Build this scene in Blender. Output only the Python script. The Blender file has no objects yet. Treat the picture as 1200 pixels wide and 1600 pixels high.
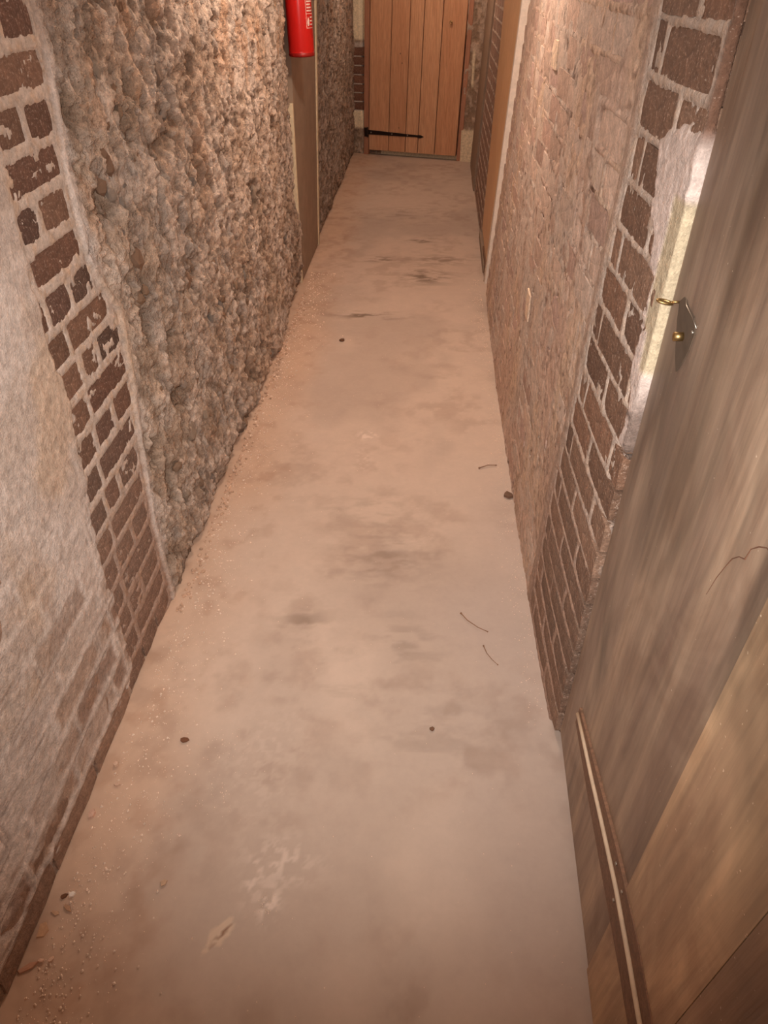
import bpy, bmesh, math, random
import numpy as np
from mathutils import Vector, Matrix

S = bpy.context.scene
C = S.collection
# ------------------------------------------------------------------ camera, measured in a 1200 x 1600 frame
F, CAMH = 1063.0, 1.5
aY = np.array([76, 850, -F]); aY /= np.linalg.norm(aY)            # corridor axis seen from the camera
aZ = np.array([-17, 1331, F]); aZ -= aY * (aZ @ aY); aZ /= np.linalg.norm(aZ)
aX = np.cross(aY, aZ)
cam_d = bpy.data.cameras.new('camera'); cam = bpy.data.objects.new('camera', cam_d); C.objects.link(cam)
cam_d.sensor_fit = 'VERTICAL'; cam_d.sensor_height = 36; cam_d.lens = 36 * F / 1600; cam_d.clip_start = .01
cam.matrix_world = Matrix([list(aX) + [0], list(aY) + [0], list(aZ) + [CAMH], [0, 0, 0, 1]])
S.camera = cam
# ------------------------------------------------------------------ world, lights, exposure
w = bpy.data.worlds.new('world'); S.world = w; w.use_nodes = True
w.node_tree.nodes['Background'].inputs[0].default_value = (1, .78, .6, 1)
w.node_tree.nodes['Background'].inputs[1].default_value = .05
vs = S.view_settings
vs.view_transform = 'Standard'; vs.look = 'None'; vs.gamma = 1; vs.use_curve_mapping = False; vs.exposure = 0.9

def lamp(name, kind, loc, power, col, **k):
    d = bpy.data.lights.new(name, kind); o = bpy.data.objects.new(name, d); C.objects.link(o)
    o.location = loc; d.energy = power; d.color = col
    for a, b in k.items(): setattr(d, a, b)
    return o
tk = lamp('phone_torch', 'SPOT', (-.03, -.02, 1.53), 64, (1, .97, .93), spot_size=math.radians(93), spot_blend=1.0, shadow_soft_size=.03)
tk.rotation_euler = Vector((-.06, 1.0, -.64)).to_track_quat('-Z', 'Y').to_euler()
lamp('unseen_bulb', 'POINT', (-.12, 2.9, 2.12), 25, (1, .92, .82), shadow_soft_size=.06)
lamp('unseen_bulb', 'POINT', (-.15, 6.3, 2.12), 15, (1, .84, .70), shadow_soft_size=.06)
lamp('unseen_bulb', 'POINT', (-.10, -.9, 2.05), 5, (1, .76, .58), shadow_soft_size=.10)  # added warm fill behind the viewer, not a lamp of the corridor

# ------------------------------------------------------------------ numpy noise
_rs = np.random.RandomState(7)
_T = _rs.rand(256, 256)
def vn(x, y, s=0):
    x = x + s * 17.31; y = y + s * 9.73
    xi = np.floor(x).astype(int); yi = np.floor(y).astype(int)
    fx = x - xi; fy = y - yi; fx = fx * fx * (3 - 2 * fx); fy = fy * fy * (3 - 2 * fy)
    a = _T[xi & 255, yi & 255]; b = _T[(xi + 1) & 255, yi & 255]; c = _T[xi & 255, (yi + 1) & 255]; d = _T[(xi + 1) & 255, (yi + 1) & 255]
    return a + (b - a) * fx + (c - a) * fy + (a - b - c + d) * fx * fy
def fbm(x, y, s=0, o=4):
    r = 0; a = .5; t = 0
    for i in range(o):
        r = r + a * vn(x * 2 ** i, y * 2 ** i, s + i * 3); t += a; a *= .55
    return r / t
_P = _rs.rand(256, 256, 3)
def worley(x, y, s=0):                                            # distance to the nearest point, second nearest, cell random
    x = x + s * 13.7; y = y + s * 7.9
    xi = np.floor(x).astype(int); yi = np.floor(y).astype(int)
    f1 = np.full(x.shape, 9.); f2 = np.full(x.shape, 9.); idv = np.zeros(x.shape)
    for i in (-1, 0, 1):
        for j in (-1, 0, 1):
            p = _P[(xi + i) & 255, (yi + j) & 255]
            d = np.hypot(xi + i + p[..., 0] - x, yi + j + p[..., 1] - y)
            n = d < f1
            f2 = np.where(n, f1, np.minimum(f2, d)); idv = np.where(n, p[..., 2], idv); f1 = np.where(n, d, f1)
    return f1, f2, idv
def ss(a, b, x):
    t = np.clip((x - a) / (b - a), 0, 1); return t * t * (3 - 2 * t)
def lin(c):
    c = np.array(c, float) / 255
    return np.where(c < .04045, c / 12.92, ((c + .055) / 1.055) ** 2.4)
def mixc(a, b, t): return a + (b - a) * t[..., None]

# ------------------------------------------------------------------ object helpers
def tag(o, label=None, cat=None, group=None, kind=None):
    if label: o['label'] = label
    if cat: o['category'] = cat
    if group: o['group'] = group
    if kind: o['kind'] = kind
    return o
def link(name, me, mat, parent=None, col=None):
    o = bpy.data.objects.new(name, me); C.objects.link(o); o.parent = parent
    if mat and not me.materials: me.materials.append(mat)
    if col is not None: o.color = (*col, 1)
    return o
def empty(name, loc=(0, 0, 0), rz=0):
    o = bpy.data.objects.new(name, None); C.objects.link(o); o.location = loc; o.rotation_euler[2] = rz; o.empty_display_size = .05
    return o
def done(bm, name, mat, parent=None, smooth=False, col=None):
    bmesh.ops.recalc_face_normals(bm, faces=bm.faces)
    me = bpy.data.meshes.new(name); bm.to_mesh(me); bm.free()
    if smooth:
        for p in me.polygons: p.use_smooth = True
    return link(name, me, mat, parent, col)
def box(bm, a, b, bev=0, fn=None):
    vsx = [bm.verts.new((x, y, z)) for x in (a[0], b[0]) for y in (a[1], b[1]) for z in (a[2], b[2])]
    fs = [bm.faces.new([vsx[i] for i in q]) for q in ((0, 1, 3, 2), (4, 6, 7, 5), (0, 4, 5, 1), (2, 3, 7, 6), (0, 2, 6, 4), (1, 5, 7, 3))]
    if fn:
        for v in vsx: v.co = fn(v.co)
    if bev:
        es = list({e for f in fs for e in f.edges})
        bmesh.ops.bevel(bm, geom=es, offset=bev, segments=2, affect='EDGES', profile=.6)
def tube(bm, pts, r, n=8, caps=True, radii=None):
    pts = [Vector(p) for p in pts]; rings = []
    for i, p in enumerate(pts):
        d = (pts[min(i + 1, len(pts) - 1)] - pts[max(i - 1, 0)]).normalized()
        up = Vector((0, 0, 1)) if abs(d.z) < .9 else Vector((1, 0, 0))
        a = d.cross(up).normalized(); b = a.cross(d)
        rr = radii[i] if radii else r
        rings.append([bm.verts.new(p + (a * math.cos(t) + b * math.sin(t)) * rr) for t in (k * 2 * math.pi / n for k in range(n))])
    for A, B in zip(rings, rings[1:]):
        for k in range(n): bm.faces.new((A[k], A[(k + 1) % n], B[(k + 1) % n], B[k]))
    if caps: bm.faces.new(rings[0]); bm.faces.new(rings[-1][::-1])
def lathe(bm, prof, c, n=40):
    rings = []
    for r, z in prof:
        rings.append([bm.verts.new((c[0] + r * math.cos(k * 2 * math.pi / n), c[1] + r * math.sin(k * 2 * math.pi / n), c[2] + z)) for k in range(n)])
    for A, B in zip(rings, rings[1:]):
        for k in range(n): bm.faces.new((A[k], A[(k + 1) % n], B[(k + 1) % n], B[k]))
    bm.faces.new(rings[0][::-1]); bm.faces.new(rings[-1])

# ------------------------------------------------------------------ materials
class NT:
    def __init__(s, name, rough=.9):
        s.m = bpy.data.materials.new(name); s.m.use_nodes = True; s.t = s.m.node_tree; s.b = s.t.nodes['Principled BSDF']
        s.b.inputs['Roughness'].default_value = rough; s.b.inputs['Specular IOR Level'].default_value = .25
    def n(s, typ, **k):
        o = s.t.nodes.new(typ)
        for a, v in k.items():
            if a in o.inputs.keys(): o.inputs[a].default_value = v
            else: setattr(o, a, v)
        return o
    def l(s, a, b): s.t.links.new(a, b)
    def noise(s, scale, detail=4, rough=.55, vec=None, stretch=None, dist=0):
        n = s.n('ShaderNodeTexNoise'); n.inputs['Scale'].default_value = scale; n.inputs['Detail'].default_value = detail; n.inputs['Roughness'].default_value = rough; n.inputs['Distortion'].default_value = dist
        tc = s.n('ShaderNodeTexCoord'); src = tc.outputs['Object']
        if stretch:
            mp = s.n('ShaderNodeMapping'); mp.inputs['Scale'].default_value = stretch; s.l(src, mp.inputs[0]); src = mp.outputs[0]
        s.l(src, n.inputs['Vector']); return n.outputs['Fac']
    def ramp(s, fac, stops):
        r = s.n('ShaderNodeValToRGB'); e = r.color_ramp.elements
        while len(e) < len(stops): e.new(.5)
        for x, (p, c) in zip(e, stops):
            x.position = p; x.color = (*(c if len(c) == 3 else c), 1)
        s.l(fac, r.inputs[0]); return r.outputs[0]
    def mul(s, a, b, fac=1.0, mode='MULTIPLY'):
        m = s.n('ShaderNodeMix', data_type='RGBA', blend_type=mode); m.inputs['Factor'].default_value = fac
        for src, i in ((a, 6), (b, 7)):
            if hasattr(src, 'links'): s.l(src, m.inputs[i])
            else: m.inputs[i].default_value = (*src, 1)
        return m.outputs[2]
    def col(s, c): s.l(c, s.b.inputs['Base Color'])
    def bump(s, fac, dist, strength=1.0, prev=None):
        b = s.n('ShaderNodeBump'); b.inputs['Distance'].default_value = dist; b.inputs['Strength'].default_value = strength
        s.l(fac, b.inputs['Height'])
        if prev: s.l(prev, b.inputs['Normal'])
        s.l(b.outputs[0], s.b.inputs['Normal']); return b.outputs[0]
G = lambda v: (v, v, v)
def mat_masonry(name, bump1=.004, bump2=.0015, lo=.72, hi=1.2, s1=60, s2=260, specks=True, f=1):
    t = NT(name, .93)
    at = t.n('ShaderNodeVertexColor', layer_name='Col').outputs[0]
    n1 = t.noise(s1, 5, .65); n2 = t.noise(s2, 3, .6)
    c = t.mul(at, t.ramp(n1, [(.3, G(lo)), (.7, G(hi))]))
    c = t.mul(c, t.ramp(n2, [(.3, G(1 - .14 * f)), (.7, G(1 + .12 * f))]))
    if specks:
        c = t.mul(c, t.ramp(t.noise(330, 1, .5), [(.70, G(0)), (.76, (.20, .16, .13))]), 1, 'ADD')
    t.col(c)
    b = t.bump(n1, bump1); t.bump(n2, bump2, 1, b)
    return t.m
def mat_brick(name, specks=.12):
    t = NT(name, .92)
    oc = t.n('ShaderNodeObjectInfo').outputs['Color']
    n1 = t.noise(45, 5, .6); n2 = t.noise(220, 3, .6)
    c = t.mul(oc, t.ramp(n1, [(.28, G(.65)), (.72, G(1.25))]))
    c = t.mul(c, t.ramp(n2, [(.3, G(.8)), (.7, G(1.15))]))
    c = t.mul(c, t.ramp(t.noise(170, 3, .75), [(.56, G(0)), (.68, (specks, specks * .8, specks * .65))]), 1, 'ADD')
    t.col(c); b = t.bump(n1, .004); t.bump(n2, .0015, 1, b)
    return t.m
def mat_wood(name, c1, c2, rough=.55, stretch=(1, 1, .06), scale=60, streak=.8, spec=.4, knots=False):
    t = NT(name, rough); t.b.inputs['Specular IOR Level'].default_value = spec
    oc = t.n('ShaderNodeObjectInfo').outputs['Color']
    g = t.noise(scale, 5, .6, stretch=stretch, dist=.6)
    c = t.ramp(g, [(.3, c1), (.7, c2)]); c = t.mul(c, oc)
    g2 = t.noise(scale * 4, 2, .5, stretch=stretch)
    c = t.mul(c, t.ramp(g2, [(.35, G(streak)), (.6, G(1.05))]))
    t.col(c); t.bump(g, .0008); return t.m
def mat_plain(name, c, rough=.6, metal=0, spec=.4, vary=.12, scale=40, bump=.0004):
    t = NT(name, rough); t.b.inputs['Metallic'].default_value = metal; t.b.inputs['Specular IOR Level'].default_value = spec
    n = t.noise(scale, 4, .6)
    t.col(t.mul(t.ramp(n, [(.3, G(1 - vary)), (.7, G(1 + vary))]), tuple(lin(c)))); t.bump(n, bump); return t.m

M_wall = mat_masonry('old_wall')
M_rubble = mat_masonry('rubble_wall', .011, .004, .74, 1.22, 75, 240)
M_brick = mat_brick('brick_clay', .22); M_limebrick = mat_brick('limewashed_brick', .05)
M_stone = mat_brick('field_stone', .05)
M_pine = mat_wood('pine', tuple(lin((190, 138, 102))), tuple(lin((212, 164, 128))), .5, streak=.86)
M_pale_pine = mat_wood('planed_pine', tuple(lin((222, 176, 132))), tuple(lin((232, 190, 146))), .5, streak=.93)
M_grey_wood = mat_plain('grey_painted_wood', (146, 122, 102), .7, scale=12)
M_white = mat_plain('white_painted_bead', (226, 208, 192), .6)
M_cream = mat_plain('cream_paint', (214, 192, 158), .6)
M_iron = mat_plain('black_iron', (52, 38, 32), .5, .6)
M_brass = mat_plain('aged_brass', (176, 146, 98), .45, 1.0)
M_steel = mat_plain('dull_steel', (170, 160, 148), .35, .9)
M_red = mat_plain('extinguisher_red', (196, 28, 24), .28, 0, .5, .03, bump=0)
M_black = mat_plain('black_plastic', (26, 24, 24), .4)
M_label = mat_plain('label_print', (232, 196, 184), .4, bump=0)
M_crumb = mat_plain('mortar_crumb', (240, 214, 192), .9, vary=.2)
def mat_chip():
    t = NT('plaster_chip', .9); t.col(t.mul(t.n('ShaderNodeObjectInfo').outputs['Color'], t.ramp(t.noise(300, 2), [(.3, G(.85)), (.7, G(1.0))]))); return t.m
M_chip = mat_chip()
M_twig = mat_plain('dry_twig', (140, 104, 80), .8)
M_gap_shade = mat_plain('gap_shade', (66, 48, 38), .9)  # dark brown that paints in the shade of gaps and seams
M_batten = mat_wood('stained_batten', tuple(lin((116, 86, 66))), tuple(lin((146, 110, 86))), .6, stretch=(1, .06, 1))

# ------------------------------------------------------------------ corridor shape
def baseL(y): return -.745 - .012 * ss(5, 7.8, y)
def shL(y): return .030 * ss(1.6, 4.1, y) + .022 * ss(4.15, 4.8, y) - .022 * ss(5.2, 7.5, y)
def baseR(y):
    return np.interp(y, [0, .99, 1.06, 1.2, 1.5, 2.8, 3.66, 4.15, 4.95, 6.3, 7.5], [.352, .352, .350, .346, .343, .343, .356, .372, .392, .412, .428])
def shR(y): return .066 * ss(1.5, 4.1, y) - .020 * ss(4.2, 5.0, y)
ZTOP = 2.25
def axis(segs):                                                   # [(start, step), ..., end]
    out = []
    for (a, st), nx in zip(segs[:-1], [q[0] if isinstance(q, tuple) else q for q in segs[1:]]):
        out += list(np.linspace(a, nx, max(1, int(round((nx - a) / st))), endpoint=False))
    return np.array(out + [segs[-1]])
def sheet(name, us, zs, pos, hc, mat, flip=False, me=None):
    U, Z = np.meshgrid(us, zs, indexing='ij')
    h, col = hc(U, Z)
    X, Y, NX, NY = pos(U, Z)
    co = np.stack([X + NX * h, Y + NY * h, Z], -1).reshape(-1, 3)
    nu, nz = U.shape
    idx = np.arange(nu * nz).reshape(nu, nz)
    q = np.stack([idx[:-1, :-1], idx[1:, :-1], idx[1:, 1:], idx[:-1, 1:]], -1).reshape(-1, 4)
    if flip: q = q[:, ::-1]
    return co, q, col.reshape(-1, 3)
def build(name, parts, mats, parent=None):
    """parts: (co, quads, colours, material index)"""
    vo = 0; cos = []; qs = []; cs = []; mi = []
    for co, q, c, m in parts:
        cos.append(co); qs.append(q + vo); cs.append(c); mi.append(np.full(len(q), m)); vo += len(co)
    co = np.concatenate(cos); q = np.concatenate(qs); c = np.concatenate(cs); mi = np.concatenate(mi)
    me = bpy.data.meshes.new(name)
    me.vertices.add(len(co)); me.vertices.foreach_set('co', co.astype(np.float32).ravel())
    me.loops.add(len(q) * 4); me.loops.foreach_set('vertex_index', q.ravel().astype(np.int32))
    me.polygons.add(len(q)); me.polygons.foreach_set('loop_start', np.arange(0, len(q) * 4, 4, dtype=np.int32))
    me.polygons.foreach_set('loop_total', np.full(len(q), 4, dtype=np.int32))
    me.polygons.foreach_set('material_index', mi.astype(np.int32))
    me.polygons.foreach_set('use_smooth', np.ones(len(q), dtype=bool))
    me.update(calc_edges=True); me.validate()
    a = me.color_attributes.new('Col', 'FLOAT_COLOR', 'POINT')
    a.data.foreach_set('color', np.concatenate([np.clip(c, 0, 1), np.ones((len(c), 1))], 1).astype(np.float32).ravel())
    for m in mats: me.materials.append(m)
    return link(name, me, None, parent)

# ------------------------------------------------------------------ bricks
rnd = random.Random(3)
def brick_mesh(L, seed, depth=.05, rough=.0010, H=.065):
    r = random.Random(seed); bm = bmesh.new(); nx = 4 if L > .15 else 3; nz = 2
    grid = []
    for i in range(nx + 1):
        row = []
        for j in range(nz + 1):
            x = -L / 2 + L * i / nx; z = -H / 2 + H * j / nz
            e = (i in (0, nx)) + (j in (0, nz))
            y = -(.0006 if e == 1 else .0022 if e == 2 else 0) + r.uniform(-rough, rough)
            row.append(bm.verts.new((x + r.uniform(-.002, .002), y, z + r.uniform(-.002, .002))))
        grid.append(row)
    for i in range(nx):
        for j in range(nz): bm.faces.new((grid[i][j], grid[i + 1][j], grid[i + 1][j + 1], grid[i][j + 1]))
    rim = [grid[i][0] for i in range(nx + 1)] + [grid[nx][j] for j in range(1, nz + 1)] + [grid[i][nz] for i in range(nx - 1, -1, -1)] + [grid[0][j] for j in range(nz - 1, 0, -1)]
    back = [bm.verts.new((v.co.x, -depth, v.co.z)) for v in rim]
    for k in range(len(rim)): bm.faces.new((rim[k], back[k], back[(k + 1) % len(rim)], rim[(k + 1) % len(rim)]))
    bm.faces.new(back[::-1])
    bmesh.ops.recalc_face_normals(bm, faces=bm.faces)
    me = bpy.data.meshes.new('brick'); bm.to_mesh(me); bm.free(); return me
_bm = {}
def brick(parent, p, nrm, L, col, mat, H=.065, sh=0):
    """brick whose face centre is p, looking along nrm (horizontal); local +Y is the face"""
    key = (round(L, 3), rnd.randrange(3), mat.name, round(H, 3))
    if key not in _bm:
        _bm[key] = brick_mesh(L, hash(str(key)) & 0xffff if False else int(L * 1000) * 7 + key[1], H=H); _bm[key].materials.append(mat)
    o = link('brick', _bm[key], None, parent, col)
    a = math.atan2(-nrm[0], nrm[1])
    o.rotation_euler = (rnd.uniform(-.012, .012), sh + rnd.uniform(-.008, .008), a + rnd.uniform(-.012, .012)); o.location = p
    return o
def rect_dist(U, Z, rects):
    d = np.full(U.shape, 9.); ix = np.zeros(U.shape, int)
    ua, za = U[:, 0], Z[0, :]
    for k, (a, b, c, e) in enumerate(rects):
        i0, i1 = np.searchsorted(ua, [a - .03, b + .03]); j0, j1 = np.searchsorted(za, [c - .03, e + .03])
        if i0 >= i1 or j0 >= j1: continue
        u = U[i0:i1, j0:j1]; z = Z[i0:i1, j0:j1]
        dx = np.maximum(np.maximum(a - u, u - b), 0); dz = np.maximum(np.maximum(c - z, z - e), 0)
        ins = -np.minimum(np.minimum(u - a, b - u), np.minimum(z - c, e - z))
        dd = np.where((dx == 0) & (dz == 0), ins, np.hypot(dx, dz))
        sub = d[i0:i1, j0:j1]; m = dd < sub
        sub[m] = dd[m]; ix[i0:i1, j0:j1][m] = k
    return d, ix
COURSE = .0755
def courses(u0, u1, z0, z1, off=0.0, gap=.011, pattern='stretcher', jit=.004):
    out = []; n0 = int(round(z0 / COURSE))
    r = random.Random(int(u0 * 100) + 5)
    k = n0
    while k * COURSE + .01 < z1:
        za = k * COURSE + .012; zb = za + .0625
        if pattern == 'stretcher':
            u = u0 + off - (.1125 if k % 2 else 0) - .225
            while u < u1:
                a, b = max(u, u0), min(u + .214, u1)
                if b - a > .03: out.append((a + r.uniform(0, jit), b - r.uniform(0, jit), za + r.uniform(-.002, .002), zb + r.uniform(-.002, .002)))
                u += .225
        k += 1
    return out
def stdL(L): return min((.05, .075, .1025, .13, .16, .19, .212), key=lambda q: abs(q - L))

# ================================================================== LEFT WALL
# pier at the left, exposed bricks between two ragged edges
def pierR(z): return np.interp(z, [0, .29, .53, .67, .85, 1.0, 1.16, 1.4, 2.25], [1.42, 1.43, 1.48, 1.53, 1.56, 1.475, 1.485, 1.54, 1.54])
def pierL(z): return np.interp(z, [0, .02, .46, .66, .83, 1.0, 1.2, 1.3, 1.36, 2.25], [1.10, 1.10, 1.15, 1.20, 1.225, 1.235, 1.25, 1.24, 1.10, 1.05])
Lb = []
for k in range(0, 29):
    za = k * .0778 + .006; zb = za + .0625; R = float(pierR(za + .03)) - .012
    if k % 2 == 1: rr = [(R - .212, R), (R - .32, R - .224)]
    else: rr = [(R - .1025, R), (R - .215, R - .1145), (R - .33, R - .228)]
    if k % 4 == 2: rr = [(R - .12, R), (R - .21, R - .135), (R - .33, R - .225)]
    for a, b in rr: Lb.append((a + rnd.uniform(-.003, .003), b + rnd.uniform(-.003, .003), za + rnd.uniform(-.002, .002), zb + rnd.uniform(-.002, .002)))
n_pier = len(Lb)
# bricks that show faintly through the worn limewash nearer than the pier
Lw = []
for k in range(0, 20):
    za = k * .0778 + .006; zb = za + .0625; e = float(pierR(za + .03)) - .345
    u = e - (.08 if k % 2 else .02)
    if k % 2: Lw.append((u + .012, e, za, zb)) if e - u - .012 > .04 else None
    while u > .1:
        Lw.append((u - .212, u, za, zb)); u -= .225
Lall = Lb + Lw
def posL(U, Z):
    n = np.ones_like(U)
    return baseL(U) + shL(U) * Z, U, n, 0 * n
c_mort = lin((198, 178, 164)); c_lime = lin((214, 197, 186)); c_tan = lin((202, 174, 150)); c_brk = lin((128, 94, 76)); c_warm = lin((196, 168, 146))
c_rub = lin((214, 190, 172)); c_rubd = lin((150, 122, 100)); c_grey = lin((172, 158, 148)); c_cream = lin((226, 204, 172))
def hcL(U, Z):
    d, ix = rect_dist(U, Z, Lall)
    w = (fbm(U * 75, Z * 75, 1, 3) - .5) * .008 + (fbm(U * 14, Z * 14, 2, 2) - .5) * .004
    pl, pr = pierL(Z), pierR(Z)
    ew = (fbm(U * 20, Z * 20, 3, 4) - .5) * .05
    inp = ss(-.006, .006, U - pl + ew) * (1 - ss(-.004, .004, U - pr - ew * .4))   # inside the bare pier
    lump = fbm(U * 7, Z * 7, 5, 4) - .5
    fine = fbm(U * 70, Z * 70, 6, 3) - .5
    joint = ss(-.0035, .0015, d + w * .9 + .0028)                                     # 1 in the joint
    h_joint = .003 + .004 * fine; h_bare = np.where(joint > .5, h_joint, -.010 + 0 * d)
    h_pier = -.0050 + (.0062 + .0025 * fine) * joint
    # smears of mortar left on brick faces
    sm = ss(.62, .66, fbm(U * 30 + Z * 6, Z * 40, 8, 4)) * ss(.30, .55, fbm(U * 5, Z * 5, 9, 2))
    h_pier = np.maximum(h_pier, -.0050 + .0058 * sm)
    # limewashed part: thin coat that dips along the joints
    soft = ss(.006, -.012, d + w * 2.5) * (.25 + .75 * _T[(ix * 13) & 255, 9]) * np.clip(.25 + .9 * ss(.75, .1, Z), 0, 1) * ss(.30, .55, fbm(U * 5, Z * 7, 12, 3))
    worn = ss(.62, .72, fbm(U * 7, Z * 11, 11, 4) + .10 * ss(.25, .05, Z)) * ss(.4, .2, Z)
    ridge = np.exp(-((d - .004) / .007) ** 2)
    h_lime = .006 + .010 * lump + .003 * fine - .0035 * worn * (1 - joint) - .0028 * soft + .0012 * ridge * ss(.9, .2, Z)
    crack = ss(.020, .0, np.abs(fbm(U * 3.2, Z * 3.2, 21, 4) - .5)) * ss(.5, .62, fbm(U * 5, Z * 5, 23, 3))
    h_lime -= .004 * crack; gl = np.exp(-((d - .001) / .004) ** 2) * ss(.45, .62, fbm(U * 9, Z * 9, 24, 3)) * ss(.95, .3, Z); h_lime -= .003 * gl
    # rubble: lumps, hollows, furrows
    wx = (fbm(U * 9, Z * 9, 31, 3) - .5) * .6; wz = (fbm(U * 9, Z * 9, 32, 3) - .5) * .6
    f1, f2, idv = worley(U * 15 + wx * 2.2, Z * 11 + wz * 2.2, 3)
    g1, g2, idg = worley(U * 38 + wx * 4, Z * 30 + wz * 4, 5)
    k1, k2, idk = worley(U * 85 + wx * 6, Z * 70, 6)
    hr = .022 * (fbm(U * 3, Z * 3, 33, 3) - .5) + .008 * (.55 - f1) * (.4 + idv) + .007 * (.5 - g1) * (.3 + 1.2 * idg) + .007 * (.5 - k1) + .036 * (fbm(U * 32, Z * 15, 35, 5) - .5) + .006 * (vn(U * 90 + Z * 20, Z * 60, 37) - .5)
    pit = ss(.60, .74, fbm(U * 13, Z * 10, 36, 4)); hr -= .022 * pit
    hr += .018 + .012 * ss(2.0, 3.2, U) - .030 * ss(3.3, 3.95, U)
    base_cut = ss(.055, .0, Z + (fbm(U * 7, Z * 7, 38, 3) - .5) * .09) * ss(1.35, 1.7, U)
    hr -= .030 * base_cut
    hr = np.where(U > 4.85, hr * .8 - .006, hr)
    spk = ss(.50, .60, fbm(U * 48 + Z * 8, Z * 30, 56, 4)); hr -= .007 * spk
    rub = ss(-.012, .014, U - pr - .028 + ew * .4)
    h = h_lime * (1 - inp) + h_pier * inp
    h = h * (1 - rub) + hr * rub
    # mortar band that edges the pier
    band = np.exp(-((U - pr - .012) / .018) ** 2); h += .003 * band * (1 - inp)
    plin = ss(.050, .035, Z + .012 * lump) * (1 - ss(1.25, 1.4, U))
    h -= .010 * plin; groove = np.exp(-((Z - .052 - .014 * lump) / .006) ** 2) * (1 - ss(1.35, 1.5, U)); h -= .006 * groove
    # recess in the wall just before the grey panel
    rec = ss(3.99, 4.03, U + ew * .4) * (1 - ss(4.12, 4.125, U)) * ss(.40, .62, Z + ew)
    h = np.where((U > 3.9) & (U < 4.2), h * (1 - rec) + (-.06) * rec, h)
    h = np.where((U > 4.118) & (U < 4.835), -.03, h)
    t = fbm(U * 4, Z * 4, 41, 4)
    cl = mixc(mixc(c_lime, c_mort, ss(.4, .65, t)), c_tan, .75 * ss(.52, .68, fbm(U * 5, Z * 3.2, 43, 4)))
    btint = mixc(np.broadcast_to(lin((172, 142, 122)), cl.shape), lin((144, 112, 94)), ss(.3, .7, _T[(ix * 7) & 255, 3]))
    cl = mixc(cl, btint, np.clip(worn * (1 - joint) * .7 + .85 * soft, 0, 1))
    cl = mixc(cl, c_lime * 1.1, .55 * ridge * (1 - soft) * ss(.85, .2, Z))
    cl = mixc(cl, c_brk * .8, np.clip(crack * .35 + gl * .40, 0, 1))
    cm = mixc(np.broadcast_to(c_mort, cl.shape), c_warm, ss(.45, .75, fine + .5))
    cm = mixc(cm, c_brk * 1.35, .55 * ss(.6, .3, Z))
    c = mixc(cl, cm, inp)
    cr = mixc(np.broadcast_to(c_rub, cl.shape), c_warm, ss(.42, .62, fbm(U * 7, Z * 7, 51, 4)))
    cr = mixc(cr, c_grey, .6 * ss(.55, .7, fbm(U * 11, Z * 9, 52, 3)) * (1 - .6 * ss(2.5, 3.5, U)))
    cr = mixc(cr, c_rubd, np.clip(.8 * pit + .45 * ss(.35, .7, f1) + .4 * ss(.4, .7, g1) * .6, 0, .85))  # pits, hollows and specks darkened in the colour, like shade in cavities
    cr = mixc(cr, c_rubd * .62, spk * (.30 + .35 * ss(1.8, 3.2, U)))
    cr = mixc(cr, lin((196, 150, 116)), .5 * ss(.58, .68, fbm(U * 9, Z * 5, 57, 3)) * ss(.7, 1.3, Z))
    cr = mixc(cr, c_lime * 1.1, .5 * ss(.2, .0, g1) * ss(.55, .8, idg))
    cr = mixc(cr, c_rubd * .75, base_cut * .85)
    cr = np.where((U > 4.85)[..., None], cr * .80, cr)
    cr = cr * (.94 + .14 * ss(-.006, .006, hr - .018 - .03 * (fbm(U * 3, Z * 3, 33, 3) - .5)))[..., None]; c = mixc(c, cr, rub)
    c = mixc(c, c_rubd, plin * .6)  # shadow band along the wall foot, put into the colour
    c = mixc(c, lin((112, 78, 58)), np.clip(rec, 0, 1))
    tan = np.exp(-((U - 4.09) / .02) ** 2) * ss(.62, .70, Z) * ss(1.02, .95, Z); c = mixc(c, c_cream, np.clip(tan * 1.3, 0, 1))
    return h, c
zs_f = axis([(0, .0055), (1.55, .02), ZTOP])
zs_m = axis([(0, .0065), (1.5, .03), ZTOP])
parts = []
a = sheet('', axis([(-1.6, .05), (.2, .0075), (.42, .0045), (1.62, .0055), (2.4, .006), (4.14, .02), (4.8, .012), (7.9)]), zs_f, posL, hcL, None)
uu = a[0]
# material by distance along the corridor: rubble beyond the pier
qc = a[0][a[1]].mean(1); mi = (qc[:, 1] > pierR(qc[:, 2]) + .01)
parts = [(a[0], a[1][~mi], a[2], 0), (a[0], a[1][mi], a[2], 1)]
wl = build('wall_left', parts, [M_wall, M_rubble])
tag(wl, 'left corridor wall of rubble and limewashed brick, with a bare brick pier', 'wall', kind='structure')
brick_cols = [lin(c) for c in ((118, 84, 68), (104, 76, 64), (122, 90, 72), (100, 76, 64), (124, 92, 74), (112, 80, 64))]
for (a_, b_, c_, d_) in Lb:
    if c_ > 1.62: continue
    y = (a_ + b_) / 2; z = (c_ + d_) / 2
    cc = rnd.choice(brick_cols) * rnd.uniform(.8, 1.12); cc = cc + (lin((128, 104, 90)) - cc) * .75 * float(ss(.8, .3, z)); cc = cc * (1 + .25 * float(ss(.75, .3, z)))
    L = stdL(b_ - a_)
    o = brick(wl, (float(baseL(y) + shL(y) * z) - .0005, y, z), (1, 0), L, cc, M_brick, H=.064)
    o.scale = ((b_ - a_) / L, 1, 1)
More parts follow.
